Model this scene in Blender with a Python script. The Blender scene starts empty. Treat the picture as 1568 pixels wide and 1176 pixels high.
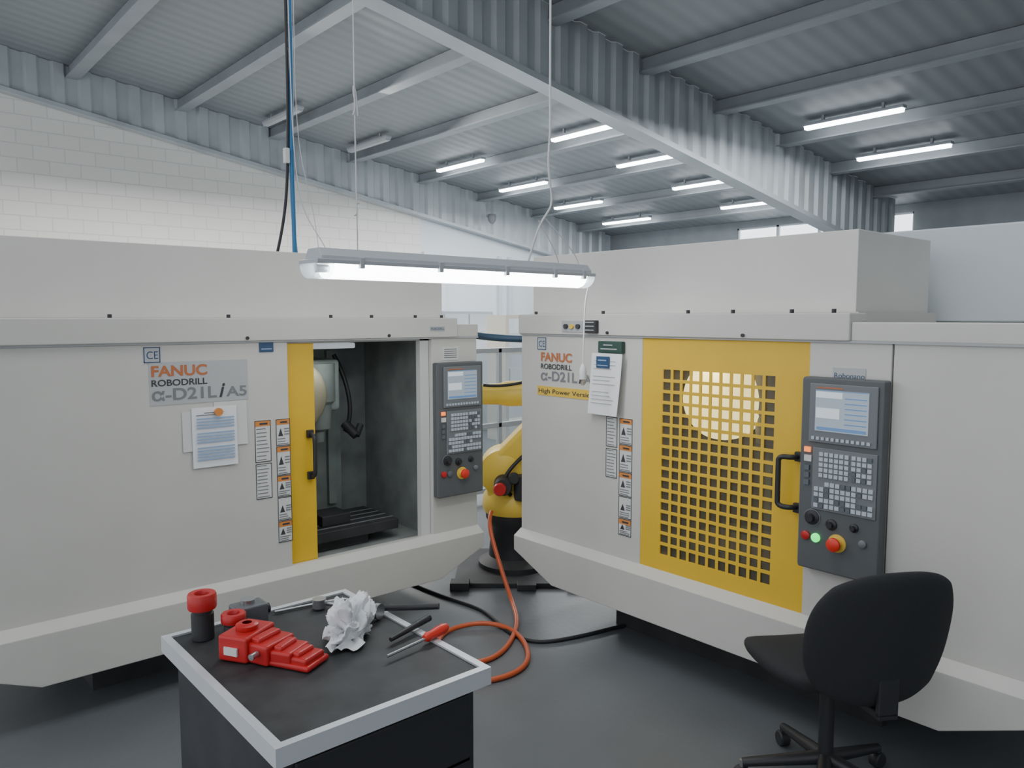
import bpy, bmesh, math, random
from mathutils import Vector, Matrix, noise
random.seed(4)
S=bpy.context.scene
col=S.collection
H=1.7
# ---------------------------------------------------------------- materials
def mat(name, c, rough=.5, metal=0.0, var=0.0, vscale=6.0, emit=None, estr=0, bump=0.0, bscale=80, alpha=1.0, coat=0.0):
    m=bpy.data.materials.new(name); m.use_nodes=True
    nt=m.node_tree; b=nt.nodes['Principled BSDF']
    b.inputs['Base Color'].default_value=(*c,1); b.inputs['Roughness'].default_value=rough
    b.inputs['Metallic'].default_value=metal; b.inputs['Alpha'].default_value=alpha
    b.inputs['Coat Weight'].default_value=coat
    if emit: 
        b.inputs['Emission Color'].default_value=(*emit,1); b.inputs['Emission Strength'].default_value=estr
    if var>0 or bump>0:
        tc=nt.nodes.new('ShaderNodeTexCoord')
    if var>0:
        n=nt.nodes.new('ShaderNodeTexNoise'); n.inputs['Scale'].default_value=vscale; n.inputs['Detail'].default_value=5
        nt.links.new(tc.outputs['Object'],n.inputs['Vector'])
        r=nt.nodes.new('ShaderNodeMapRange'); r.inputs[1].default_value=.3; r.inputs[2].default_value=.7
        r.inputs[3].default_value=1-var; r.inputs[4].default_value=1+var
        nt.links.new(n.outputs['Fac'],r.inputs[0])
        mx=nt.nodes.new('ShaderNodeVectorMath'); mx.operation='SCALE'; mx.inputs[0].default_value=c
        nt.links.new(r.outputs[0],mx.inputs['Scale']); nt.links.new(mx.outputs[0],b.inputs['Base Color'])
    if bump>0:
        n2=nt.nodes.new('ShaderNodeTexNoise'); n2.inputs['Scale'].default_value=bscale
        nt.links.new(tc.outputs['Object'],n2.inputs['Vector'])
        bp=nt.nodes.new('ShaderNodeBump'); bp.inputs['Strength'].default_value=bump; bp.inputs['Distance'].default_value=.01
        nt.links.new(n2.outputs['Fac'],bp.inputs['Height']); nt.links.new(bp.outputs[0],b.inputs['Normal'])
    return m
M={}
M['paint']=mat('machine_paint',(.61,.60,.555),.45,var=.03,vscale=3)
M['paint2']=mat('machine_cover_paint',(.70,.68,.64),.5,var=.03,vscale=3)
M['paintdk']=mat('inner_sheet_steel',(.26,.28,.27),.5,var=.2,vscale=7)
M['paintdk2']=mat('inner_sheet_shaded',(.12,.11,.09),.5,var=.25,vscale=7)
M['cast']=mat('cast_grey_green',(.25,.29,.27),.5,var=.2,vscale=7)
M['yellow']=mat('door_yellow',(.80,.50,.03),.42,var=.05,vscale=4)
M['yellow_d']=mat('strip_yellow',(.80,.53,.07),.5)
M['ryel']=mat('robot_yellow',(.88,.63,.09),.38,var=.06)
M['blk']=mat('black_plastic',(.025,.025,.028),.45)
M['dkbase']=mat('base_black',(.032,.033,.036),.6,var=.3)
M['panel']=mat('panel_dark_grey',(.105,.113,.118),.5,var=.05)
M['panel2']=mat('panel_bezel_grey',(.17,.185,.195),.5)
M['key']=mat('key_light',(.50,.55,.60),.5)
M['keyd']=mat('key_dark',(.12,.14,.16),.5)
M['screen']=mat('lcd_screen',(.25,.29,.33),.2,emit=(.55,.66,.78),estr=.32)
M['scrl']=mat('lcd_light',(.6,.65,.7),.3,emit=(.75,.82,.9),estr=.4)
M['scrd']=mat('lcd_blue',(.1,.2,.4),.3,emit=(.15,.3,.55),estr=.35)
M['red']=mat('red_plastic',(.52,.02,.02),.35,var=.1)
M['redb']=mat('red_button',(.75,.04,.02),.35)
M['green']=mat('green_lamp',(.05,.8,.2),.3,emit=(.03,1,.15),estr=1.6)
M['orl']=mat('orange_led',(.9,.2,.05),.3,emit=(1,.25,.05),estr=1.2)
M['white']=mat('white_paper',(.84,.85,.86),.7)
M['lab']=mat('label_silver',(.47,.48,.48),.5)
M['labw']=mat('label_white',(.68,.68,.66),.5)
M['orange']=mat('label_orange',(.70,.26,.06),.5)
M['ink']=mat('ink_dark',(.05,.05,.055),.6)
M['inkg']=mat('ink_grey',(.20,.21,.22),.6)
M['inkl']=mat('ink_light_grey',(.42,.43,.44),.6)
M['blue']=mat('label_blue',(.03,.08,.17),.5)
M['lblue']=mat('print_blue',(.30,.42,.62),.6)
M['fred']=mat('logo_orange',(.50,.16,.06),.5)
M['steel']=mat('brushed_steel',(.50,.51,.52),.3,metal=.9)
M['alu']=mat('aluminium_profile',(.70,.72,.74),.35,metal=.3)
M['tabletop']=mat('table_rubber_mat',(.03,.032,.034),.55,var=.4,vscale=12)
M['hose_o']=mat('orange_hose',(.55,.10,.03),.4)
M['hose_b']=mat('blue_hose',(.03,.16,.34),.4)
M['hose_n']=mat('navy_hose',(.03,.07,.12),.4)
M['cable_w']=mat('white_cable',(.62,.62,.62),.5)
M['cable_k']=mat('black_cable',(.02,.02,.022),.5)
M['cloth']=mat('chair_fabric',(.022,.023,.026),.9,bump=.4,bscale=400)
M['tissue']=mat('tissue_cloth',(.80,.81,.82),.9,bump=.25,bscale=60)
M['house']=mat('lamp_housing',(.42,.45,.48),.4)
M['tube']=mat('fluorescent_glow',(1,1,1),.4,emit=(.95,.98,1.0),estr=13)
M['ctube']=mat('ceiling_tube_glow',(1,1,1),.4,emit=(.93,.97,1.0),estr=14)
M['offtube']=mat('unlit_tube',(.50,.53,.54),.4)
M['clear']=mat('clear_cap',(.75,.8,.82),.15,alpha=.55)
M['cover_glare']=mat('cover_glare_glow',(1,.9,.55),.4,emit=(1,.84,.36),estr=3.0)  # glare on the magazine cover, put into its material as glow
M['band']=mat('corrugated_steel',(.44,.48,.50),.42,metal=.1,var=.12,vscale=1.2)
M['purlin']=mat('purlin_paint',(.29,.32,.34),.55,var=.08,vscale=2)
M['wpanel']=mat('wall_panel_white',(.66,.71,.75),.6,var=.03,vscale=.8)
M['cab']=mat('cabinet_pale',(.55,.60,.64),.5)
M['beige']=mat('shelf_beige',(.66,.62,.52),.5)
M['fglass']=mat('acrylic_guard',(.55,.68,.76),.1,alpha=.35)
M['hg']=mat('magazine_cover',(.46,.43,.30),.35)
M['sky']=mat('window_daylight',(.9,.95,1),.4,emit=(.9,.96,1),estr=2.2)
M['glaz']=mat('door_glazing',(.20,.18,.13),.12,alpha=.30)
M['floor']=mat('floor_epoxy',(.13,.14,.15),.38,var=.12,vscale=1.4,bump=.08,bscale=30)
def brick():
    m=bpy.data.materials.new('painted_brick'); m.use_nodes=True; nt=m.node_tree; b=nt.nodes['Principled BSDF']
    tc=nt.nodes.new('ShaderNodeTexCoord'); sp=nt.nodes.new('ShaderNodeSeparateXYZ'); cb=nt.nodes.new('ShaderNodeCombineXYZ')
    nt.links.new(tc.outputs['Object'],sp.inputs[0]); nt.links.new(sp.outputs['X'],cb.inputs['X']); nt.links.new(sp.outputs['Z'],cb.inputs['Y'])
    br=nt.nodes.new('ShaderNodeTexBrick'); br.inputs['Scale'].default_value=1
    br.inputs['Brick Width'].default_value=.50; br.inputs['Row Height'].default_value=.25; br.inputs['Mortar Size'].default_value=.012
    br.inputs['Mortar Smooth'].default_value=.4
    br.inputs['Color1'].default_value=(.76,.74,.70,1); br.inputs['Color2'].default_value=(.79,.77,.73,1); br.inputs['Mortar'].default_value=(.65,.64,.61,1)
    nt.links.new(cb.outputs[0],br.inputs['Vector']); nt.links.new(br.outputs['Color'],b.inputs['Base Color'])
    bp=nt.nodes.new('ShaderNodeBump'); bp.invert=True; bp.inputs['Strength'].default_value=.3; bp.inputs['Distance'].default_value=.015
    nt.links.new(br.outputs['Fac'],bp.inputs['Height']); nt.links.new(bp.outputs[0],b.inputs['Normal'])
    b.inputs['Roughness'].default_value=.7
    return m
M['brick']=brick()
def deck():
    m=bpy.data.materials.new('roof_deck'); m.use_nodes=True; nt=m.node_tree; b=nt.nodes['Principled BSDF']
    tc=nt.nodes.new('ShaderNodeTexCoord'); w=nt.nodes.new('ShaderNodeTexWave'); w.bands_direction='Y'
    w.inputs['Scale'].default_value=1.1; w.inputs['Distortion'].default_value=0
    nt.links.new(tc.outputs['Object'],w.inputs['Vector'])
    r=nt.nodes.new('ShaderNodeValToRGB'); r.color_ramp.elements[0].color=(.225,.25,.262,1); r.color_ramp.elements[1].color=(.255,.28,.292,1)
    nt.links.new(w.outputs['Fac'],r.inputs[0]); nt.links.new(r.outputs[0],b.inputs['Base Color'])
    bp=nt.nodes.new('ShaderNodeBump'); bp.inputs['Strength'].default_value=.3; bp.inputs['Distance'].default_value=.03
    nt.links.new(w.outputs['Fac'],bp.inputs['Height']); nt.links.new(bp.outputs[0],b.inputs['Normal'])
    b.inputs['Roughness'].default_value=.55
    return m
M['deck']=deck()
# ---------------------------------------------------------------- helpers
def link(o,parent=None):
    col.objects.link(o)
    if parent: o.parent=parent
    return o
def group(name,loc=(0,0,0),rz=0):
    e=bpy.data.objects.new(name,None); e.empty_display_size=.1; e.location=loc; e.rotation_euler=(0,0,math.radians(rz)); col.objects.link(e); return e
def obj(name,bm,m,parent=None,smooth=False,ang=40):
    bmesh.ops.recalc_face_normals(bm,faces=bm.faces)
    me=bpy.data.meshes.new(name); bm.to_mesh(me); bm.free(); me.materials.append(m)
    if smooth:
        for p in me.polygons: p.use_smooth=True
        try: me.set_sharp_from_angle(angle=math.radians(ang))
        except Exception: pass
    return link(bpy.data.objects.new(name,me),parent)
def addbox(bm,x0,x1,y0,y1,z0,z1,mtx=None):
    v=[bm.verts.new((x,y,z)) for x in (x0,x1) for y in (y0,y1) for z in (z0,z1)]
    for f in ((0,1,3,2),(4,6,7,5),(0,4,5,1),(2,3,7,6),(0,2,6,4),(1,5,7,3)): bm.faces.new([v[i] for i in f])
    if mtx: bmesh.ops.transform(bm,matrix=mtx,verts=v)
    return v
def boxes(name,lst,m,parent=None,bev=0.0):
    bm=bmesh.new()
    for b in lst: addbox(bm,*b)
    o=obj(name,bm,m,parent)
    if bev>0:
        md=o.modifiers.new('bevel','BEVEL'); md.width=bev; md.segments=2; md.limit_method='ANGLE'
        for p in o.data.polygons: p.use_smooth=True
        try: o.data.set_sharp_from_angle(angle=math.radians(180))
        except Exception: pass
        wn=o.modifiers.new('wn','WEIGHTED_NORMAL')
    return o
def box(name,x0,x1,y0,y1,z0,z1,m,parent=None,bev=0.0):
    return boxes(name,[(x0,x1,y0,y1,z0,z1)],m,parent,bev)
def prism(name,pts,axis,a0,a1,m,parent=None,bev=0):
    bm=bmesh.new()
    def mk(p,a):
        return {'y':(p[0],a,p[1]),'x':(a,p[0],p[1]),'z':(p[0],p[1],a)}[axis]
    A=[bm.verts.new(mk(p,a0)) for p in pts]; B=[bm.verts.new(mk(p,a1)) for p in pts]
    bm.faces.new(A); bm.faces.new(B[::-1]); n=len(pts)
    for i in range(n): bm.faces.new([A[i],B[i],B[(i+1)%n],A[(i+1)%n]])
    o=obj(name,bm,m,parent)
    if bev>0:
        md=o.modifiers.new('bevel','BEVEL'); md.width=bev; md.segments=2; md.limit_method='ANGLE'
    return o
def frame_between(p0,p1):
    p0=Vector(p0); p1=Vector(p1); d=(p1-p0); L=d.length
    q=d.to_track_quat('Z','Y'); return Matrix.Translation(p0)@q.to_matrix().to_4x4(),L
def lathe(name,prof,m,parent=None,p0=(0,0,0),p1=(0,0,1),seg=32,bm_in=None):
    mt,L=frame_between(p0,p1)
    bm=bmesh.new(); rings=[]
    for r,t in prof:
        rings.append([bm.verts.new(mt@Vector((r*math.cos(2*math.pi*i/seg),r*math.sin(2*math.pi*i/seg),t))) for i in range(seg)] if r>1e-6 else [bm.verts.new(mt@Vector((0,0,t)))])
    for a,b in zip(rings,rings[1:]):
        for i in range(seg):
            j=(i+1)%seg
            if len(a)==1 and len(b)==1: continue
            if len(a)==1: bm.faces.new([a[0],b[i],b[j]])
            elif len(b)==1: bm.faces.new([a[i],b[0],a[j]])
            else: bm.faces.new([a[i],b[i],b[j],a[j]])
    return obj(name,bm,m,parent,smooth=True)
def cyl(name,p0,p1,r,m,parent=None,r2=None,seg=28,ch=0.0):
    L=(Vector(p1)-Vector(p0)).length; r2=r if r2 is None else r2
    if ch>0: pr=[(0,0),(r-ch,0),(r,ch),(r2,L-ch),(r2-ch,L),(0,L)]
    else: pr=[(0,0),(r,0),(r2,L),(0,L)]
    return lathe(name,pr,m,parent,p0,p1,seg)
def wire(name,pts,r,m,parent=None,order=4):
    cu=bpy.data.curves.new(name,'CURVE'); cu.dimensions='3D'; cu.bevel_depth=r; cu.bevel_resolution=3
    sp=cu.splines.new('NURBS'); sp.points.add(len(pts)-1)
    for i,p in enumerate(pts): sp.points[i].co=(*p,1)
    sp.order_u=min(order,len(pts)); sp.use_endpoint_u=True; sp.resolution_u=8
    cu.materials.append(m); return link(bpy.data.objects.new(name,cu),parent)
def text(name,s,x,z,w,h,m,parent,y=-.004,bold=.0,shear=0):
    cu=bpy.data.curves.new(name,'FONT'); cu.body=s; cu.size=1; cu.offset=bold; cu.shear=shear; cu.extrude=0.0
    cu.materials.append(m); o=bpy.data.objects.new(name,cu); link(o,parent)
    bpy.context.view_layer.update()
    d=o.dimensions; o.scale=(w/max(d.x,.01),h/.70,1)
    o.rotation_euler=(math.radians(90),0,0); o.location=(x,y,z)
    return o
# ---------------------------------------------------------------- room
XF=18.0; YW=16.1
ceil=lambda x:6.64-.135*x
X0,Y0=-3.0,-4.0
box('floor',X0,XF,Y0,YW,-.1,0,M['floor'])
prism('ceiling',[(X0,ceil(X0)),(XF,ceil(XF)),(XF,ceil(XF)+.15),(X0,ceil(X0)+.15)],'y',Y0,YW,M['deck'])
prism('wall_north',[(X0,0),(11.0,0),(11.0,ceil(11)),(X0,ceil(X0))],'y',YW,YW+.2,M['brick'])
prism('wall_north_panelled',[(11.0,0),(XF,0),(XF,ceil(XF)),(11.0,ceil(11))],'y',YW,YW+.2,M['wpanel'])
prism('wall_south_unseen',[(X0,0),(XF,0),(XF,ceil(XF)),(X0,ceil(X0))],'y',Y0-.2,Y0,M['wpanel'])  # unseen wall, added to cut sky fill on the left machine
w=group('trim_2')
for i,x in enumerate((11.35,13.5,13.85,15.6)):
    hw=.32 if i==0 else .05
    box('post_%d'%i,x-hw,x+hw,YW-.1,YW-.001,0,3.35,M['wpanel'] if i==0 else M['cab'],w)
wy0,wy1,wz0,wz1=7.2,11.65,2.6,4.04
boxes('wall_east',[(XF,XF+.2,Y0,wy0,0,ceil(XF)),(XF,XF+.2,wy1,YW,0,ceil(XF)),(XF,XF+.2,wy0,wy1,0,wz0),(XF,XF+.2,wy0,wy1,wz1,ceil(XF))],M['purlin'])
wn=group('window_1')
wl=[(XF+.03,XF+.1,y-.035,y+.035,wz0,wz1) for y in (wy0,8.3,9.4,10.5,wy1)]+[(XF+.03,XF+.1,wy0,wy1,z-.04,z+.04) for z in (wz0,3.35,wz1)]
boxes('frame',wl,M['cab'],wn)
box('pane',XF+.12,XF+.13,wy0,wy1,wz0,wz1,M['sky'],wn)
p=group('trim_1')
bl=[]
for i in range(10):
    x=-.35+1.87*i
    bl.append((x-.05,x+.05,Y0,YW-.01,ceil(x)-.20,ceil(x)+.0)); bl.append((x-.11,x+.11,Y0,YW-.01,ceil(x)-.21,ceil(x)-.19))
boxes('purlins',bl,M['purlin'],p)
def bandmesh(name,y,x0,x1,lo,parent,per=.36,dep=.06):
    bm=bmesh.new(); x=x0; prev=None
    offs=[(0,0),(.38,0),(.5,1),(.88,1)]
    while x<x1:
        for o,d in offs:
            xx=x+o*per
            yy=y-dep*d
            a=bm.verts.new((xx,yy,lo(xx))); b=bm.verts.new((xx,yy,ceil(xx)-.005))
            if prev: bm.faces.new([prev[0],a,b,prev[1]])
            prev=(a,b)
        x+=per
    return obj(name,bm,M['band'],parent)
lo1=lambda x:5.99-.160*x
lo2=lambda x:5.875-.1616*x
g1=group('corrugated_fascia')
bandmesh('sheet',15.95,X0,XF-.6,lo1,g1,.42)
prism('lower_flange',[(X0,lo1(X0)-.05),(XF-.2,lo1(XF)-.05),(XF-.2,lo1(XF)+.02),(X0,lo1(X0)+.02)],'y',15.85,YW-.01,M['band'],g1)
g2=group('corrugated_fascia')
bandmesh('sheet',7.45,X0,XF-.6,lo2,g2,.36)
prism('lower_flange',[(X0,lo2(X0)-.06),(XF-.2,lo2(XF)-.06),(XF-.2,lo2(XF)+.02),(X0,lo2(X0)+.02)],'y',7.34,7.62,M['band'],g2)
def ceil_lamp(x,y,on=True,L=1.55):
    zc=ceil(x)-.14
    g=group('fluorescent_ceiling_lamp',(x,y,zc))
    box('housing',-.07,.07,-L/2-.03,L/2+.03,.0,.05,M['house'],g,.01)
    boxes('mounts',[(-.02,.02,-.5,-.46,.05,.16),(-.02,.02,.46,.5,.05,.16)],M['house'],g)
    prism('diffuser',[(-.065,0),(-.05,-.05),(.05,-.05),(.065,0)],'y',-L/2,L/2,M['ctube'] if on else M['offtube'],g)
for i in range(4):
    x=10.45+1.87*i
    ceil_lamp(x,10.05); ceil_lamp(x+.1,13.9,L=1.6)
for x in (6.7,8.6): ceil_lamp(x,14.5,False)
for x in (12.25,14.15): ceil_lamp(x,5.9)
for x in (4.8,1.0): ceil_lamp(x,2.0)
sc=group('security_camera',(12.9,15.78,4.35))
box('bracket',-.03,.03,-.15,.05,-.03,.03,M['inkl'],sc); lathe('dome',[(0,0),(.10,0),(.12,.06),(.10,.16),(.05,.22),(0,.24)],M['inkg'],sc,(0,-.15,.02),(0,-.15,-1))
# ---------------------------------------------------------------- CNC machine (local frame: panel edge u=0, front d=0)
def label_plate(parent,name,u0,u1,z0,z1,head=None,lines=4,y=-.003,base='labw',pic=False):
    box(name,u0,u1,y,-.0005,z0,z1,M[base],parent)
    h=z1-z0; wv=u1-u0; zt=z1
    bw=.0035
    boxes(name+'_border',[(u0,u1,y-.0008,y,z0,z0+bw),(u0,u1,y-.0008,y,z1-bw,z1),(u0,u0+bw,y-.0008,y,z0,z1),(u1-bw,u1,y-.0008,y,z0,z1)],M['ink'],parent)
    if head:
        box(name+'_head',u0+bw,u1-bw,y-.001,y,z1-.028,z1-bw,M[head],parent); zt=z1-.03
        boxes(name+'_headtext',[(u0+wv*.3,u0+wv*.8,y-.0016,y-.001,z1-.021,z1-.012)],M['ink'],parent)
    if pic:
        prism(name+'_pict',[(u0+wv*.15,z0+h*.36),(u0+wv*.5,z0+h*.36),(u0+wv*.33,z0+h*.66)],'y',y-.001,y,M['ink'],parent)
        boxes(name+'_t2',[(u0+wv*.58,u0+wv*.92,y-.001,y,zz,zz+.006) for zz in (z0+h*.4,z0+h*.5,z0+h*.6)],M['inkg'],parent)
        zt=z0+h*.32
    L=[]
    n=lines
    for i in range(n):
        zz=zt-(i+.6)*(zt-z0-.004)/n
        L.append((u0+.008,u1-.008-random.random()*.02,y-.001,y,zz-.0022,zz+.0022))
    boxes(name+'_text',L,M['inkg'],parent)
def machine(loc,rz,closed,W=2.08,E=0.0):
    g=group('machining_center',loc,rz)
    P=M['paint']
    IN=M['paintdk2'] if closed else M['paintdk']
    OL,OR,ZB,ZT=-1.19,-.325,.42,1.585
    CW=2.03
    boxes('front_skin',[(-W,OL,0,.03,ZB,1.60),(OR,0,0,.03,ZB,1.60)],P,g,.004)
    if E>0: box('service_bay_skin',.006,E,0,.03,ZB,1.60,P,g,.004)
    box('header',-W-.005,-.155,-.022,.12,1.59,1.70,P,g,.006)
    box('header_step',-.155,E+.005,-.01,.12,1.59,1.664,P,g,.006)
    box('header_lip',-W,E+.004,-.012,0,1.583,1.592,M['inkl'],g)
    rc=[(E+.006,.33),(E-.31,.195)]
    prism('skirt',[(-W-.006,ZB-.005),(E+.006,ZB-.005)]+rc+[(-W+.31,.195),(-W-.006,.33)],'y',-.055,.15,P,g,.004)
    prism('skirt_lip',[(-.055,ZB-.006),(0,ZB+.03),(.026,ZB+.03),(.026,ZB-.006)],'x',-W-.005,E+.005,P,g)
    boxes('side_sheets',[(-W,-W+.02,.031,1.6,.3,1.644),(E-.02,E,.031,1.6,.3,1.644)],P,g)
    box('rear_body',-W+.02,E-.02,.92,1.6,.3,1.644,P,g)
    box('roof_sheet',-W-.003,E+.003,.10,1.6,1.645,1.66,P,g)
    boxes('top_enclosure',[(-W,-.185,.09,.80,1.66,2.03)],M['paint2'],g,.004)
    boxes('top_flange',[(-W,-.165,.07,.85,1.66,1.704)],M['paint'],g)
    box('base_casting',-W+.55,E-.62,.22,1.4,-.02,.30,M['dkbase'],g)
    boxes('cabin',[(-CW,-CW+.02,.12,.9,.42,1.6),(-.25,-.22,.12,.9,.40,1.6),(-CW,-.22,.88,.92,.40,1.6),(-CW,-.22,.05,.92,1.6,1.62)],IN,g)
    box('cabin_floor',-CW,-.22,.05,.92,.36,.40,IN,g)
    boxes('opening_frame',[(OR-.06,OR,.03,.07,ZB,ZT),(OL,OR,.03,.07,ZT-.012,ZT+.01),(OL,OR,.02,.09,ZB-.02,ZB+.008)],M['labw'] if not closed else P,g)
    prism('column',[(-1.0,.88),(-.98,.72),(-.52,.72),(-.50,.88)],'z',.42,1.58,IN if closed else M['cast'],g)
    box('column_rail',-.93,-.88,.69,.72,.55,1.5,M['cast'],g); box('column_rail_b',-.62,-.57,.69,.72,.55,1.5,M['cast'],g)
    lathe('spindle_head',[(0,0),(.03,0),(.035,.06),(.07,.08),(.08,.22),(.10,.24),(.10,.46),(0,.46)],IN if closed else M['cast'],g,(-.78,.50,.98),(-.78,.50,1.5))
    box('head_casting',-.90,-.66,.45,.74,1.16,1.46,IN if closed else M['cast'],g,.02)
    boxes('work_table',[(-1.25,-.42,.22,.62,.46,.52),(-1.0,-.60,.26,.58,.40,.46)],M['dkbase'],g,.005)
    boxes('table_slots',[(-1.25,-.42,y,y+.012,.5195,.522) for y in (.28,.36,.44,.52)],M['inkg'],g)
    if closed:
        boxes('vise',[(-1.05,-.65,.30,.40,.52,.60),(-1.05,-.65,.46,.54,.52,.60)],M['steel'],g,.005)
    box('vise_jaw',-.86,-.68,.32,.5,.52,.58,M['dkbase'],g,.005)
    lathe('magazine_cover',[(0,0),(.07,.0),(.12,.015),(.17,.045),(.20,.09),(.21,.14),(.21,.20),(0,.20)],M['cover_glare'] if closed else M['hg'],g,(-1.0,.26,1.27),(-1.0,1.0,1.27),48)  # closed machine: the cover itself glows to imitate glare
    box('cabin_lamp',-1.15,-.72,.16,.24,1.535,1.565,M['scrl'],g,.008)
    wire('coolant_hose',[(-.62,.60,1.48),(-.56,.52,1.3),(-.54,.5,1.12),(-.60,.52,1.02)],.013,M['cable_k'],g)
    cyl('coolant_nozzle',(-.60,.52,1.07),(-.56,.45,1.0),.028,M['dkbase'],g)
    cyl('coolant_valve',(-.56,.45,1.0),(-.52,.47,1.06),.02,M['dkbase'],g)
    dx=OL if closed else OL-.715
    dg=group('sliding_door',(dx,0,0)); dg.parent=g
    DW=.87; dy0,dy1=(.004,.012) if closed else (.034,.042)
    mu0,mu1,mz0,mz1=.122,.714,.53,1.435
    boxes('door_sheet',[(0,mu0,dy0,dy1,ZB,ZT),(mu1,DW,dy0,dy1,ZB,ZT),(mu0,mu1,dy0,dy1,ZB,mz0),(mu0,mu1,dy0,dy1,mz1,ZT)],M['yellow'],dg)
    nb,nr=11,17; pu=(mu1-mu0)/nb; pz=(mz1-mz0)/nr; bw=.0075
    L=[(mu0+i*pu-bw,mu0+i*pu+bw,dy0+.001,dy1-.003,mz0,mz1) for i in range(1,nb)]+[(mu0,mu1,dy0+.0005,dy1-.0025,mz0+j*pz-bw,mz0+j*pz+bw) for j in range(1,nr)]
    boxes('door_grille',L,M['yellow'],dg)
    box('door_glazing',mu0-.02,mu1+.02,dy1+.001,dy1+.004,mz0-.02,mz1+.02,M['glaz'],dg)
    hx=.80
    wire('door_handle',[(hx+.035,dy0,1.11),(hx+.035,dy0-.05,1.11),(hx-.03,dy0-.055,1.11),(hx-.03,dy0-.055,1.07),(hx-.03,dy0-.055,.94),(hx-.03,dy0-.055,.90),(hx+.035,dy0-.05,.90),(hx+.035,dy0,.90)] if closed else
         [(hx+.04,dy0,1.11),(hx+.04,dy0-.05,1.11),(hx+.04,dy0-.055,1.06),(hx+.04,dy0-.055,.94),(hx+.04,dy0-.05,.89),(hx+.04,dy0,.89)],.011,M['blk'],dg,3)
    boxes('handle_feet',[(hx+.02,hx+.055,dy0-.02,dy0,1.09,1.13),(hx+.02,hx+.055,dy0-.02,dy0,.875,.915)],M['blk'],dg,.003)
    for i,u in enumerate((-1.98,-1.47,-.94,-.70,-.42,-.24)):
        cyl('stud_%d'%i,(u,.02,1.70),(u,.02,1.716),.009,M['blk'],g,seg=12)
    for i,u in enumerate((-1.40,-.62)): cyl('bolt_%d'%i,(u,-.03,1.605),(u,-.02,1.605),.008,M['blk'],g,seg=12)
    op=group('operator_panel',(-.322,-.055,.668)); op.parent=g
    w,h=.326,.778
    box('case',0,w,0,.055,0,h,M['panel'],op,.008)
    boxes('side_ribs',[(-.003,.004,.008,.012,.01,h-.01)],M['panel2'],op)
    box('display_bezel',.035,.305,-.008,0,.52,.755,M['panel2'],op,.005)
    box('display',.062,.272,-.010,-.006,.568,.73,M['screen'],op)
    boxes('display_header',[(.064,.17,-.0115,-.0098,.70,.724),(.066,.16,-.0115,-.0098,.62,.66)],M['scrl'],op)
    boxes('display_fields',[(.064,.27,-.0115,-.0098,.727,.7295)]+[(.18,.265,-.0115,-.0098,.60+i*.02,.604+i*.02) for i in range(6)]+[(.07,.265,-.0115,-.0098,.573,.585)],M['scrd'],op)
    boxes('bezel_mark',[(.065,.17,-.0095,-.008,.737,.742)],M['fred'],op)
    boxes('soft_keys',[(.05+i*.020,.062+i*.020,-.013,-.008,.532,.544) for i in range(12)],M['key'],op)
    boxes('key_frame',[(.055,.31,-.006,0,.25,.50)],M['panel2'],op,.004)
    kl=[];kd=[]
    for r in range(5):
        for c in range(6): kl.append((.085+c*.0205,.1005+c*.0205,-.012,-.006,.385+r*.021,.400+r*.021))
        for c in range(4): (kl if random.random()>.25 else kd).append((.215+c*.0205,.2305+c*.0205,-.012,-.006,.385+r*.021,.400+r*.021))
    for r in range(5):
        for c in range(11):
            if (r==2 and c>7) or (r>3 and c<2): continue
            (kl if random.random()>.15 else kd).append((.068+c*.0215,.085+c*.0215,-.012,-.006,.262+r*.022,.278+r*.022))
    boxes('keys_light',kl,M['key'],op); boxes('keys_dark',kd,M['keyd'],op)
    boxes('mode_keys',[(.022,.042,-.008,0,.405,.425),(.022,.042,-.008,0,.375,.395),(.022,.042,-.008,0,.345,.365)],M['keyd'],op)
    box('power_led',.02,.045,-.009,0,.478,.498,M['orl'],op)
    box('slot',.02,.05,-.007,0,.44,.465,M['labw'],op)
    lathe('override_dial',[(.03,0),(.03,.008),(.017,.012),(.014,.028),(0,.028)],M['blk'],op,(.06,0,.215),(.06,-1,.215))
    lathe('feed_dial',[(.022,0),(.022,.006),(.013,.010),(.011,.024),(0,.024)],M['blk'],op,(.14,0,.20),(.14,-1,.20))
    lathe('dial_c',[(.017,0),(.017,.006),(.010,.010),(.009,.02),(0,.02)],M['blk'],op,(.23,0,.205),(.23,-1,.205))
    cyl('dial_ring',(.06,-.001,.215),(.06,-.003,.215),.034,M['inkg'],op)
    lathe('estop_base',[(.036,0),(.036,.004),(.024,.006),(.022,.02)],M['yellow_d'],op,(.165,0,.13),(.165,-1,.13))
    lathe('estop_button',[(.014,.015),(.014,.025),(.027,.027),(.027,.038),(.018,.044),(0,.045)],M['redb'],op,(.165,0,.13),(.165,-1,.13))
    lathe('start_button',[(.018,0),(.018,.008),(.013,.011),(0,.012)],M['green'] if closed else M['keyd'],op,(.078,0,.135),(.078,-1,.135))
    lathe('stop_button',[(.018,0),(.018,.008),(.013,.011),(0,.012)],M['red'],op,(.035,0,.137),(.035,-1,.137))
    lathe('key_switch',[(.015,0),(.015,.008),(.010,.011),(0,.012)],M['panel2'],op,(.265,0,.15),(.265,-1,.15))
    return g
L=machine((2.85,3.6,0),0,False,W=2.62)
R=machine((2.96,1.24,.02),-90,True,W=2.08,E=.55)
box('electrical_cabinet',-.60,.54,.95,1.55,1.661,2.10,M['cab'],R,.01)
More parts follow.
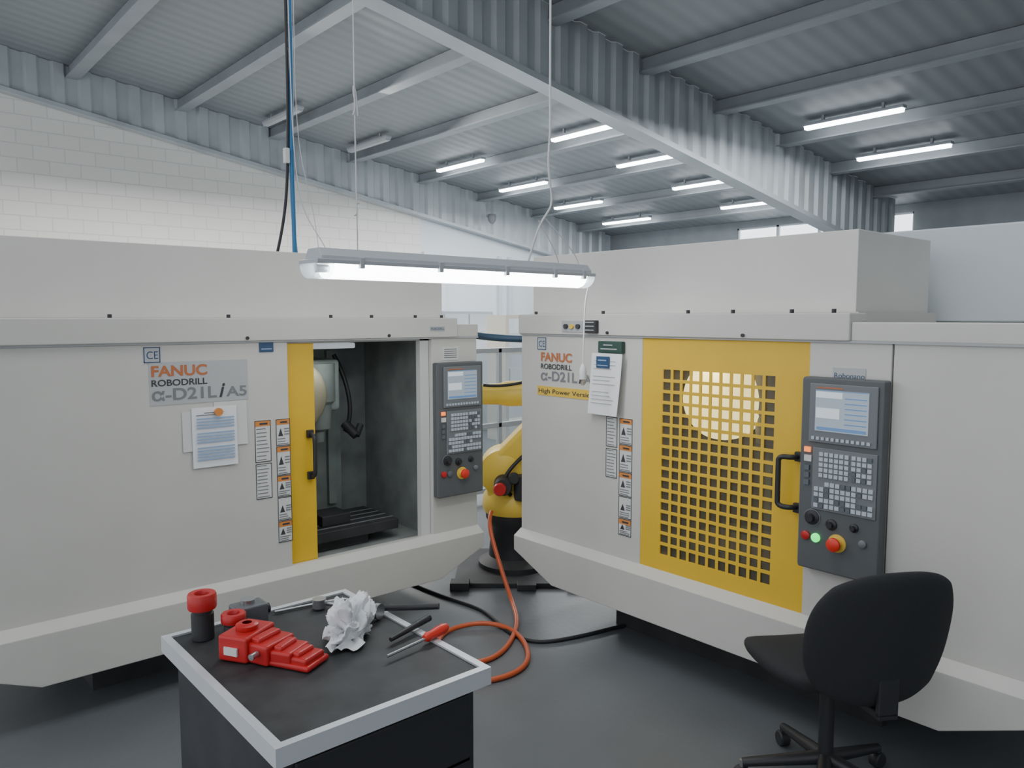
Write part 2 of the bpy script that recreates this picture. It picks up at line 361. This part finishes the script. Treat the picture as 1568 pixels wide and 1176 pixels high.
def decals(g,o,rm):
    U=lambda x:x-2.85+o
    box('ce_plate',U(.993),U(1.062),-.003,0,1.503,1.572,M['lab'],g)
    boxes('ce_border',[(U(.993),U(1.062),-.004,-.003,1.503,1.507),(U(.993),U(1.062),-.004,-.003,1.568,1.572),(U(.993),U(.997),-.004,-.003,1.503,1.572),(U(1.058),U(1.062),-.004,-.003,1.503,1.572)],M['blue'],g)
    text('ce_mark','CE',U(1.003),1.52,.048,.034,M['blue'],g)
    if not rm: box('name_plate',U(1.012),U(1.455),-.0025,0,1.312,1.505,M['lab'],g)
    text('maker_name','FANUC',U(1.018),1.442,.243,.046,M['fred'],g,bold=.03)
    text('series_name','ROBODRILL',U(1.018),1.398,.243,.028,M['ink'],g,bold=.02)
    text('model_name','α-D21L',U(1.018),1.334,.285,.052,M['inkg'],g,bold=.02)
    text('model_i','i',U(1.315),1.334,.028,.066,M['ink'],g,bold=.03,shear=.35)
    text('model_suffix','A5',U(1.352),1.334,.098,.046,M['inkg'],g,bold=.02)
decals(L,0,False)
decals(R,-.085,True)
U=lambda x:x-2.85
def sheet(name,u0,u1,z0,z1,m,g,y,tilt=0,bow=.01,thick=.0008):
    bm=bmesh.new(); n=10; G={}
    for i in range(n+1):
        for j in range(n+1):
            s=i/n; t=j/n
            G[i,j]=bm.verts.new((u0+(u1-u0)*s+tilt*(t-1)*(z1-z0), y-bow*(1-t)**2*(.4+.6*s)-bow*.4*abs(s-.5)*(1-t), z0+(z1-z0)*t))
    for i in range(n):
        for j in range(n): bm.faces.new([G[i,j],G[i+1,j],G[i+1,j+1],G[i,j+1]])
    return obj(name,bm,m,g,True)
sheet('backing_sheet_a',U(1.145),U(1.30),1.09,1.275,M['labw'],L,-.004,0,.004)
sheet('backing_sheet_b',U(1.29),U(1.445),1.10,1.31,M['labw'],L,-.004,0,.004)
sheet('checklist_sheet',U(1.186),U(1.393),1.01,1.29,M['white'],L,-.010,0,.002)
tb=[]
for i in range(15):
    if i in (5,10): continue
    tb.append((U(1.205),U(1.378),-.0185,-.0165,1.045+i*.0135,1.0515+i*.0135))
boxes('checklist_rows',tb,M['lblue'],L); boxes('checklist_title',[(U(1.24),U(1.33),-.0155,-.0145,1.262,1.266),(U(1.205),U(1.30),-.0155,-.0145,1.252,1.256)],M['inkg'],L)
cyl('magnet',(U(1.305),-.012,1.265),(U(1.305),-.028,1.265),.018,M['orange'],L)
box('blue_badge',U(1.515),U(1.587),-.005,0,1.535,1.604,M['blue'],L,.003)
boxes('badge_print',[(U(1.53),U(1.575),-.006,-.005,1.585,1.592),(U(1.525),U(1.577),-.006,-.005,1.548,1.553)],M['lblue'],L)
label_plate(L,'warn_a',U(1.481),U(1.562),1.0,1.204,'orange',9)
label_plate(L,'warn_b',U(1.481),U(1.562),.818,.992,None,10,base='labw')
zs=[1.203,1.067,.92,.81,.69,.58]
heads=['orange','orange','orange',None,'orange']
for i in range(5): label_plate(L,'hazard_%d'%i,U(1.588),U(1.662),zs[i+1]+.003,zs[i],heads[i],3,pic=True)
box('inspection_plate',U(2.598),U(2.712),-.003,0,1.458,1.535,M['labw'],L)
boxes('inspection_text',[(U(2.61),U(2.70),-.004,-.003,1.47+i*.012,1.475+i*.012) for i in range(5)],M['inkg'],L)
box('serial_tag',U(2.50),U(2.60),-.0245,-.022,1.625,1.652,M['inkl'],L)
text('header_mark','ROBODRILL',U(2.505),1.632,.09,.014,M['blue'],L,y=-.026)
V=lambda y:1.24-y
box('power_strip',V(3.183),V(2.735),-.003,0,1.248,1.300,M['yellow_d'],R)
text('power_strip_text','High Power Version',V(3.175),1.262,.425,.024,M['ink'],R,bold=.012)
text('series_tag','Robonano',V(1.46),1.445,.12,.02,M['blue'],R)
box('series_tag_plate',V(1.465),V(1.335),-.003,0,1.425,1.485,M['lab'],R)
boxes('header_switch_plate',[(V(2.965),V(2.80),-.027,-.02,1.605,1.665)],M['inkl'],R)
for i,yv in enumerate((2.93,2.885,2.84)): cyl('header_switch_%d'%i,(V(yv),-.027,1.635),(V(yv),-.04,1.635),.013,M['ink'] if i!=1 else M['yellow_d'],R)
box('header_switch_box',V(2.785),V(2.70),-.05,-.022,1.602,1.668,M['dkbase'],R,.004)
boxes('header_box_marks',[(V(2.775),V(2.71),-.052,-.05,1.655-i*.02,1.66-i*.02) for i in range(3)],M['inkl'],R)
box('magnet_box',V(2.70),V(2.54),-.03,-.0,1.502,1.562,mat('dark_green_box',(.03,.07,.055),.5),R,.005)
boxes('magnet_box_marks',[(V(2.68),V(2.57),-.0315,-.03,1.52,1.526),(V(2.66),V(2.6),-.0315,-.03,1.54,1.546)],M['inkl'],R)
s1=sheet('order_sheet',V(2.735),V(2.53),1.185,1.50,M['white'],R,-.034,.07,.012)
sheet_tl=[]
for i in range(12):
    if i in (4,8): continue
    t=(i+3)/16; zz=1.185+.315*t
    yy=-.034-.012*(1-t)**2*.9-.012*.2*(1-t)-.0012
    sh_=.07*(t-1)*.315
    sheet_tl.append((V(2.715)+sh_,V(2.60)+sh_+random.random()*.04,yy-.0008,yy,zz-.0015,zz+.0015))
boxes('order_sheet_print',sheet_tl,M['inkl'],R)
box('blue_badge',V(2.70),V(2.61),-.042,-.0355,1.425,1.485,M['blue'],R,.003)
boxes('badge_print',[(V(2.685),V(2.63),-.043,-.042,1.462,1.468),(V(2.69),V(2.62),-.043,-.042,1.437,1.441)],M['lblue'],R)
label_plate(R,'warn_a',V(2.66),V(2.585),1.02,1.175,None,9)
label_plate(R,'warn_b',V(2.66),V(2.585),.86,1.01,None,9)
zs=[1.175,1.04,.90,.775,.66,.57]
for i in range(5): label_plate(R,'hazard_%d'%i,V(2.57),V(2.485),zs[i+1]+.003,zs[i],heads[i],3,pic=True)
# ---------------------------------------------------------------- hanging lamp
hl=group('hanging_fluorescent_lamp',(1.295,2.62,1.905))
LL=1.45
prism('housing',[(-.07,0),(-.065,.02),(-.04,.05),(.04,.05),(.065,.02),(.07,0)],'x',.02,LL-.02,M['house'],hl,.004)
prism('rim',[(-.075,-.008),(-.075,.008),(.075,.008),(.075,-.008)],'x',0,LL,M['house'],hl,.003)
pf=[( .066*math.cos(a),-.006-.055*math.sin(a)) for a in [math.pi*i/12 for i in range(13)]]
prism('diffuser',pf,'x',.07,LL-.05,M['tube'],hl)
prism('end_cap_a',[(a*1.02,b*1.02) for a,b in pf],'x',.0,.07,M['clear'],hl); prism('end_cap_b',[(a*1.02,b*1.02) for a,b in pf],'x',LL-.05,LL,M['clear'],hl)
boxes('clips',[(x,x+.02,-.082,.082,-.022,.018) for x in (.17,.53,.88,1.17,1.36)],M['house'],hl,.003)
cyl('gland',(LL,0,.0),(LL+.03,0,0),.018,M['blk'],hl)
cyl('lamp_holder',(.02,-.02,-.025),(.07,-.02,-.025),.015,M['steel'],hl)
X1=.205
ct=lambda x:ceil(1.295+x)-1.905-.01
wire('suspension_wire_a',[(X1,0,.05),(X1,0,.2),(X1-.005,.0,.5),(X1,0,1.5),(X1,0,ct(X1))],.0025,M['cable_w'],hl)
wire('wire_knot_a',[(X1-.01,0,.18),(X1+.015,0,.2),(X1-.012,.01,.22),(X1+.01,0,.23)],.003,M['cable_w'],hl)
wire('wire_knot_a2',[(X1-.01,0,.55),(X1+.01,0,.6),(X1-.012,.01,.62),(X1+.0,0,.7),(X1+.01,0,.55)],.003,M['cable_w'],hl)
wire('suspension_cord',[(1.08,0,.05),(1.115,0,.14),(1.15,0,.233),(1.225,0,.30),(1.23,0,.36),(1.195,0,.5),(1.22,0,.65),(1.21,0,.8),(1.215,0,1.6),(1.215,0,ct(1.215))],.005,M['cable_w'],hl)
wire('suspension_cord_b',[(1.275,0,.05),(1.245,0,.13),(1.155,0,.22),(1.145,0,.24)],.003,M['cable_w'],hl)
wire('suspension_cord_c',[(1.41,0,.05),(1.39,0,.12),(1.195,0,.24),(1.175,0,.26)],.0025,M['cable_w'],hl)
wire('power_cord',[(1.47,0,0),(1.51,0,-.01),(1.455,0,-.06),(1.45,0,-.2),(1.445,0,-.44)],.004,M['cable_w'],hl)
lathe('plug',[(0,0),(.008,0),(.016,.02),(.019,.04),(.019,.075),(.01,.08),(0,.08)],M['cable_w'],hl,(1.445,0,-.43),(1.445,0,-.53))
boxes('plug_pins',[(1.436,1.440,-.003,.003,-.535,-.51),(1.45,1.454,-.003,.003,-.535,-.51)],M['steel'],hl)
wire('thin_cord',[(.045,0,.03),(.035,0,.15),(-.005,.0,.3),(-.045,0,.5),(-.025,0,1.2),(-.025,0,ct(0))],.0012,M['cable_w'],hl)
# ---------------------------------------------------------------- supply hoses
sh=group('air_supply_hoses',(1.9,4.0,2.03))
t=ceil(1.9)-2.03-.01
wire('blue_hose_a',[(0,0,0),(.0,0,.3),(-.012,0,.55),(.01,0,.9),(0,0,2),(0,0,t)],.012,M['hose_b'],sh)
wire('blue_hose_b',[(.02,.02,0),(-.01,.02,.35),(.02,.02,.7),(.016,.02,1.5),(.02,.02,t)],.010,M['hose_b'],sh)
wire('black_hose',[(-.105,0,0),(-.07,0,.13),(-.035,0,.32),(-.025,0,.6),(-.015,0,.85),(-.02,0,2),(-.02,0,t)],.008,M['cable_k'],sh)
wire('white_cord',[(.22,0,.0),(.17,0,.1),(.08,0,.2),(.03,0,.35),(-.0,-.01,.6),(-.01,-.02,1),(-.01,0,2),(-.01,0,t)],.003,M['cable_w'],sh)
box('cable_coupler',-.05,-.022,-.02,.01,.50,.58,M['cable_w'],sh,.004)
# ---------------------------------------------------------------- robot
rb=group('industrial_robot_arm',(3.38,3.87,0),-41)
Y=M['ryel']; K=M['dkbase']
boxes('base_plate',[(-.38,.42,-.40,.35,0,.03)],K,rb,.004)
boxes('plate_feet',[(-.40,-.28,-.46,-.36,0,.05),(.02,.14,-.46,-.38,0,.04),(.34,.46,-.42,-.3,0,.05)],K,rb,.004)
lathe('pedestal',[(0,.03),(.24,.03),(.24,.06),(.17,.10),(.15,.30),(.19,.36),(.19,.40),(0,.40)],K,rb)
lathe('rotating_base',[(0,.40),(.20,.40),(.215,.44),(.205,.52),(.16,.57),(0,.57)],Y,rb)
box('shoulder_casting',-.18,.12,-.13,.13,.50,.72,Y,rb,.04)
lathe('shoulder_joint',[(0,0),(.10,0),(.155,.03),(.16,.06),(.16,.26),(.14,.30),(0,.30)],Y,rb,(-.07,-.16,.68),(-.07,1,.68))
lathe('shoulder_motor',[(0,0),(.05,0),(.06,.02),(.06,.14),(0,.14)],K,rb,(-.07,-.29,.62),(-.07,1,.62))
lathe('motor_cap',[(0,0),(.035,0),(.042,.01),(.042,.035),(0,.035)],M['red'],rb,(-.09,-.32,.61),(-.09,1,.61))
lathe('motor_cap_b',[(0,0),(.03,0),(.038,.01),(.038,.035),(0,.035)],M['dkbase'],rb,(.0,-.27,.67),(0,1,.67))
lathe('base_motor',[(0,0),(.055,0),(.06,.02),(.06,.16),(0,.16)],K,rb,(.06,-.2,.52),(.06,-.2,.9))
def limb(name,p0,p1,w0,w1,d0,d1,m,parent,bev=.03):
    mt,Ln=frame_between(p0,p1); bm=bmesh.new()
    rings=[]
    for t,w,d in ((0,w0*.8,d0*.9),(.08,w0,d0),(.5,(w0+w1)*.45,(d0+d1)*.45),(.92,w1,d1),(1,w1*.8,d1*.9)):
        rings.append([bm.verts.new(mt@Vector((sx*w/2,sy*d/2,t*Ln))) for sx,sy in ((-1,-1),(1,-1),(1,1),(-1,1))])
    bm.faces.new(rings[0][::-1]); bm.faces.new(rings[-1])
    for a,b in zip(rings,rings[1:]):
        for i in range(4): bm.faces.new([a[i],a[(i+1)%4],b[(i+1)%4],b[i]])
    o=obj(name,bm,m,parent,True)
    md=o.modifiers.new('b','BEVEL'); md.width=bev; md.segments=3
    return o
limb('lower_arm',(-.07,-.02,.70),(.42,-.02,1.24),.26,.22,.22,.22,Y,rb)
lathe('elbow_joint',[(0,0),(.09,0),(.12,.02),(.12,.22),(.10,.25),(0,.25)],Y,rb,(.45,-.13,1.2),(.45,1,1.2))
box('forearm_housing',.12,.55,-.10,.10,1.12,1.32,Y,rb,.04)
lathe('forearm',[(0,0),(.085,0),(.085,.18),(.072,.24),(.062,.50),(.072,.56),(.072,.62),(0,.62)],Y,rb,(.14,0,1.20),(-1,0,1.165))
lathe('wrist',[(0,0),(.05,0),(.055,.04),(.055,.12),(.03,.14),(0,.14)],K,rb,(-.40,-.06,1.17),(-.40,1,1.17))
cyl('tool_flange',(-.45,0,1.165),(-.52,0,1.16),.035,M['steel'],rb)
wire('arm_cable',[(.3,-.12,1.33),(.1,-.13,1.30),(-.02,-.11,1.24),(-.2,-.09,1.26)],.010,M['cable_k'],rb)
wire('shoulder_cable',[(-.02,-.2,.55),(-.10,-.26,.62),(-.02,-.2,.75),(.12,-.15,.85),(.3,-.16,1.0)],.013,M['cable_k'],rb)
dh=group('supply_hose')
wire('hose',[(2.86,3.95,1.64),(2.90,3.8,1.60),(3.0,3.6,1.575),(3.15,3.42,1.57),(3.25,3.34,1.575)],.022,M['hose_n'],dh)
hs=group('orange_air_hose')
wire('hose',[(3.06,3.72,.47),(2.98,3.66,.44),(2.95,3.56,.30),(2.93,3.42,.10),(2.88,3.30,.025),(2.76,3.12,.014),(2.60,2.98,.014),(2.42,2.86,.014),(2.25,2.85,.014),(2.15,3.0,.014),(2.26,3.22,.014),(2.42,3.30,.014),(2.60,3.22,.03),(2.68,3.05,.016),(2.55,2.78,.014),(2.35,2.62,.014),(2.1,2.7,.014),(1.9,2.9,.014)],.013,M['hose_o'],hs)
cb=group('floor_cable')
wire('cable',[(2.66,4.1,.01),(2.66,3.9,.01),(2.69,3.6,.01),(2.74,3.38,.01),(2.62,3.08,.01),(2.62,2.85,.01),(2.82,2.78,.01),(2.98,2.74,.01),(3.12,2.72,.01),(3.17,2.7,.01)],.010,M['cable_k'],cb)
# ---------------------------------------------------------------- guard fence, cabinets behind
fn=group('safety_fence')
fb=[(x-.02,x+.02,5.48,5.52,0,1.42) for x in (3.7,4.18,4.62,5.5)]+[(3.7,5.5,5.48,5.52,z-.022,z+.022) for z in (.1,.70,1.40)]
boxes('profiles',fb,M['alu'],fn,.003)
boxes('guards',[(3.72,5.48,5.497,5.503,.12,1.38)],M['fglass'],fn)
ca=group('storage_cabinet')
boxes('carcass',[(6.5,7.45,9,9.5,0,1.80)],M['cab'],ca,.01)
boxes('doors',[(6.54,6.96,8.98,9,.1,1.76),(6.99,7.41,8.98,9,.1,1.76)],M['wpanel'],ca,.005)
boxes('grips',[(6.90,6.93,8.95,8.98,.85,1.0),(7.02,7.05,8.95,8.98,.85,1.0)],M['ink'],ca)
sf=group('shelf_unit')
boxes('frame',[(6.84,6.90,8.0,8.4,0,1.69),(7.64,7.70,8.0,8.4,0,1.69)]+[(6.90,7.64,8.0,8.4,z,z+.05) for z in (.2,.7,1.2)]+[(6.84,7.70,8.0,8.4,1.69,1.74)],M['beige'],sf)
boxes('bins',[(6.94,7.20,8.05,8.3,1.25,1.5),(7.27,7.6,8.05,8.3,1.25,1.42),(6.97,7.5,8.05,8.3,.75,1.0)],M['wpanel'],sf)
# ---------------------------------------------------------------- table
tb=group('workbench',(0,0,0))
tx0,tx1,ty0,ty1,tz=.60,1.15,1.40,2.12,.85
box('top',tx0+.012,tx1-.012,ty0+.012,ty1-.012,tz-.03,tz-.002,M['tabletop'],tb)
e=.020
boxes('edge_trim',[(tx0,tx1,ty1-e,ty1,tz-.04,tz+.003),(tx0,tx1,ty0,ty0+e,tz-.04,tz+.003),(tx0,tx0+e,ty0+e,ty1-e,tz-.04,tz+.003),(tx1-e,tx1,ty0+e,ty1-e,tz-.04,tz+.003)],M['alu'],tb)
box('cabinet_body',tx0+.03,tx1-.03,ty0+.03,ty1-.03,.08,tz-.04,M['dkbase'],tb,.005)
boxes('drawer_fronts',[(tx0+.05,tx1-.05,ty0+.018,ty0+.03,z,z+.17) for z in (.10,.285,.47,.625)],M['blk'],tb,.004)
boxes('plinth',[(tx0+.06,tx1-.06,ty0+.06,ty1-.06,0,.08)],M['blk'],tb)
def pot(name,x,y,z,h,r,parent=None):
    g=group(name,(x,y,z))
    lathe('body',[(0,0),(r*.78,0),(r*.78,h*.55),(r*.68,h*.58),(r*.68,h*.7),(0,h*.7)],M['dkbase'],g)
    lathe('ring',[(r*.42,h*.66),(r*.95,h*.66),(r,h*.70),(r,h*.96),(r*.93,h),(r*.55,h),(r*.48,h*.96),(r*.42,h*.66)],M['red'],g)
    return g
pot('tool_holder_pot',.685,2.045,tz,.122,.037)
pot('tool_holder_pot',.745,1.985,tz,.070,.032)
sb=group('spindle_gauge_box',(.815,2.06,tz))
box('body',-.045,.045,-.035,.03,0,.058,mat('gauge_grey',(.13,.14,.15),.4),sb,.006)
cyl('knob',(0,0,.058),(0,0,.07),.02,M['steel'],sb)
cyl('side_port',(.045,0,.03),(.06,0,.03),.014,M['blk'],sb)
rc=group('red_tool_clamp',(.738,1.875,tz),-62)
bm=bmesh.new()
addbox(bm,-.040,.215,-.045,.045,0,.014)
ks=(1.2,1.0,.85,.75); xs=(0,.072,.130,.180); hs_=(.064,.050,.038,.028)
for i in range(4):
    mt=Matrix.Translation((xs[i],0,0))@Matrix.Rotation((.06,-.08,.04,-.05)[i],4,'Z')
    k=ks[i]
    addbox(bm,-.036*k,.034*k,-.050*k,.050*k,0,hs_[i],mt)
    if i: addbox(bm,-.03*k,.00,-.04*k,.04*k,hs_[i]-.01,hs_[i]+.010,mt)
o=obj('blocks',bm,M['red'],rc); md=o.modifiers.new('b','BEVEL'); md.width=.006; md.segments=3
lathe('socket',[(.012,.0),(.026,.0),(.028,.004),(.028,.014),(.022,.018),(.012,.018)],M['red'],rc,(.0,0,.062),(.0,0,1))
cyl('socket_hole',(.0,0,.060),(.0,0,.066),.0125,M['blk'],rc)
cyl('clamp_screw',(.072,-.052,.03),(.072,-.075,.03),.008,M['steel'],rc)
box('side_label',-.02,.02,-.0645,-.0595,.018,.038,M['labw'],rc)
# crumpled cloth
def towel(name,loc,rz,sx,sy,sz,seed,sub=6):
    bm=bmesh.new(); bmesh.ops.create_icosphere(bm,subdivisions=sub,radius=1)
    o_=Vector((seed,1,2))
    for v in bm.verts:
        d=v.co.normalized()
        wv=Vector((noise.noise(d*1.3+o_),noise.noise(d*1.3+o_*2),noise.noise(d*1.3+o_*3)))*.8
        q=d+wv
        n=noise.noise(q*1.1+o_)*.55+.30*math.sqrt(abs(noise.noise(q*2.0+o_))+.001)-.16*math.sqrt(abs(noise.noise(q*3.3+o_*1.7))+.001)
        r=.70+n
        v.co=Vector((d.x*sx*r,d.y*sy*r,max(0,(d.z*.55+.40)*sz*r)))
    o=obj(name,bm,M['tissue'],None,True,180); o.location=loc; o.rotation_euler=(0,0,rz); return o
tg=towel('crumpled_paper_towel',(.985,1.80,tz+.001),.75,.105,.066,.125,5)
bm=bmesh.new(); G={}
for i in range(33):
    for j in range(17):
        s=i/32; t_=j/16
        G[i,j]=bm.verts.new((-.01-.10*s+.01*math.sin(t_*6),(t_-.5)*(.12-.05*s)+.01*math.sin(s*7),.003+.05*abs(noise.noise(Vector((s*2.2,t_*2.6,1))))*(1.2)*(1-.5*s)))
for i in range(32):
    for j in range(16): bm.faces.new([G[i,j],G[i+1,j],G[i+1,j+1],G[i,j+1]])
o=obj('towel_flap',bm,M['tissue'],tg,True,180); o.rotation_euler=(0,0,.15)
# tools
tw=group('torque_wrench',(0,0,tz))
cyl('shaft',(1.03,2.03,.014),(1.12,1.88,.014),.008,M['steel'],tw); cyl('grip',(1.11,1.90,.014),(1.245,1.75,.03),.009,M['blk'],tw)
cyl('head',(1.015,2.03,.004),(1.015,2.03,.03),.02,M['steel'],tw)
tw2=group('collet_arbor',(0,0,tz))
lathe('arbor',[(0,0),(.01,0),(.01,.03),(.018,.035),(.018,.055),(.012,.06),(.012,.08),(.022,.085),(.022,.10),(0,.10)],M['steel'],tw2,(1.065,1.93,.024),(1.105,1.84,.024))
tw3=group('hex_key',(0,0,tz))
wire('key',[(.90,2.08,.004),(.93,2.075,.004),(1.0,2.065,.004),(1.08,2.05,.004),(1.11,2.04,.004),(1.12,2.015,.004)],.004,M['steel'],tw3,3)
sd=group('screwdriver',(0,0,tz))
cyl('blade',(.98,1.60,.012),(1.11,1.62,.015),.004,M['steel'],sd)
lathe('handle',[(0,0),(.008,0),(.013,.012),(.011,.03),(.014,.05),(.014,.075),(.009,.09),(0,.092)],M['redb'],sd,(1.105,1.62,.016),(1.19,1.64,.018),20)
br=group('cleaning_brush',(0,0,tz))
cyl('handle',(1.04,1.68,.012),(1.19,1.72,.02),.006,M['blk'],br,r2=.010)
# ---------------------------------------------------------------- office chair
ch=group('office_chair',(2.60,1.265,0),59-90)
def cushion(name,fx,nx,ny,m,parent):
    bm=bmesh.new(); top={};bot={}
    for i in range(nx+1):
        for j in range(ny+1):
            a,b=fx(i/nx,j/ny); top[i,j]=bm.verts.new(a); bot[i,j]=bm.verts.new(b)
    for i in range(nx):
        for j in range(ny):
            bm.faces.new([top[i,j],top[i+1,j],top[i+1,j+1],top[i,j+1]]); bm.faces.new([bot[i,j],bot[i,j+1],bot[i+1,j+1],bot[i+1,j]])
    for i in range(nx):
        bm.faces.new([top[i,0],bot[i,0],bot[i+1,0],top[i+1,0]]); bm.faces.new([top[i,ny],top[i+1,ny],bot[i+1,ny],bot[i,ny]])
    for j in range(ny):
        bm.faces.new([top[0,j],top[0,j+1],bot[0,j+1],bot[0,j]]); bm.faces.new([top[nx,j],bot[nx,j],bot[nx,j+1],top[nx,j+1]])
    o=obj(name,bm,m,parent,True,180)
    md=o.modifiers.new('s','SUBSURF'); md.levels=2; md.render_levels=2
    return o
def sup(s,t,hw,hh,n=3.2):
    x=2*s-1; y=2*t-1
    k=(abs(x)**n+abs(y)**n)**(1/n); mx=max(abs(x),abs(y),1e-6)
    q=mx/k if k>0 else 1
    return x*q*hw,y*q*hh
def seat(s,t):
    x,y=sup(s,t,.28,.25); e=max(abs(2*s-1),abs(2*t-1))**4
    dz=.05*(abs(x)/.28)**2*.5-.04*max(0,y/.24)**3
    return (x,y,.53+dz-.02*e),(x*.96,y*.96,.46+.01*e)
cushion('seat_cushion',seat,8,8,M['cloth'],ch)
def backr(s,t):
    x,z=sup(s,t,.26,.24,2.6); e=max(abs(2*s-1),abs(2*t-1))**4
    y=-.27-.10*(z+.24)/.48+.07*(x/.26)**2
    return (x,y+.03-.015*e,.69+z),(x,y-.04+.015*e,.69+z)
cushion('backrest',backr,8,8,M['cloth'],ch)
boxes('back_bracket',[(-.035,.035,-.33,-.31,.44,.66),(-.035,.035,-.33,.05,.43,.455)],M['blk'],ch,.005)
cyl('gas_column',(0,0,.12),(0,0,.46),.026,M['blk'],ch)
for i in range(5):
    a=math.radians(90+72*i); p=(.29*math.cos(a),.29*math.sin(a),.075)
    cyl('spoke_%d'%i,(0,0,.12),p,.026,M['blk'],ch,r2=.016)
    q=(-math.sin(a)*.02,math.cos(a)*.02)
    cyl('caster_%d'%i,(p[0]-q[0],p[1]-q[1],.03),(p[0]+q[0],p[1]+q[1],.03),.03,M['blk'],ch,ch=.005)
    cyl('caster_stem_%d'%i,(p[0],p[1],.05),(p[0],p[1],.085),.009,M['steel'],ch)
# ---------------------------------------------------------------- lights / world
wd=bpy.data.worlds.new('World'); S.world=wd; wd.use_nodes=True
bg=wd.node_tree.nodes['Background']; bg.inputs[0].default_value=(.90,.94,1.0,1); bg.inputs[1].default_value=1.3
def area(name,loc,rot,sx,sy,e,c=(1,1,1)):
    l=bpy.data.lights.new(name,'AREA'); l.shape='RECTANGLE'; l.size=sx; l.size_y=sy; l.energy=e; l.color=c
    o=bpy.data.objects.new(name,l); o.location=loc; o.rotation_euler=[math.radians(a) for a in rot]; col.objects.link(o); return o
area('hall_fill_light',(12,12,4.4),(0,0,0),6,5,580,(.95,.98,1))  # broad fill standing in for the lit lamp rows
area('hall_fill_light',(5,12.5,5.2),(-15,0,0),6,2,750,(1,.985,.95))  # added fill meant to brighten the brick wall, no lit fixture here
area('hall_fill_light',(9,5.9,4.6),(0,0,0),8,1.0,320,(.94,.97,1))  # added fill, shifted along the row to brighten the gap between machines
area('hall_fill_light',(1.5,1.5,5.8),(0,0,0),4,2,85,(.98,.99,1))  # unseen overhead fill added for the foreground
area('uplight_fill',(9,10,.6),(180,0,0),9,6,170,(.93,.97,1))  # added uplight without a fixture, brightens the ceiling
pl=bpy.data.lights.new('machine_work_light','POINT'); pl.energy=3; pl.color=(1,.88,.6); pl.shadow_soft_size=.04
po=bpy.data.objects.new('machine_work_light',pl); po.location=(3.14,2.24,1.52); col.objects.link(po)
area('cabin_tube_light',(1.95,3.85,1.52),(0,0,0),.4,.05,.8,(.95,1,1))
# ---------------------------------------------------------------- camera
cd=bpy.data.cameras.new('camera'); cd.sensor_width=36; cd.lens=36*1180/1568; cd.clip_start=.05
co=bpy.data.objects.new('camera',cd); co.location=(0,0,H); co.rotation_euler=(math.radians(85.1),0,math.radians(-41)); col.objects.link(co)
S.camera=co
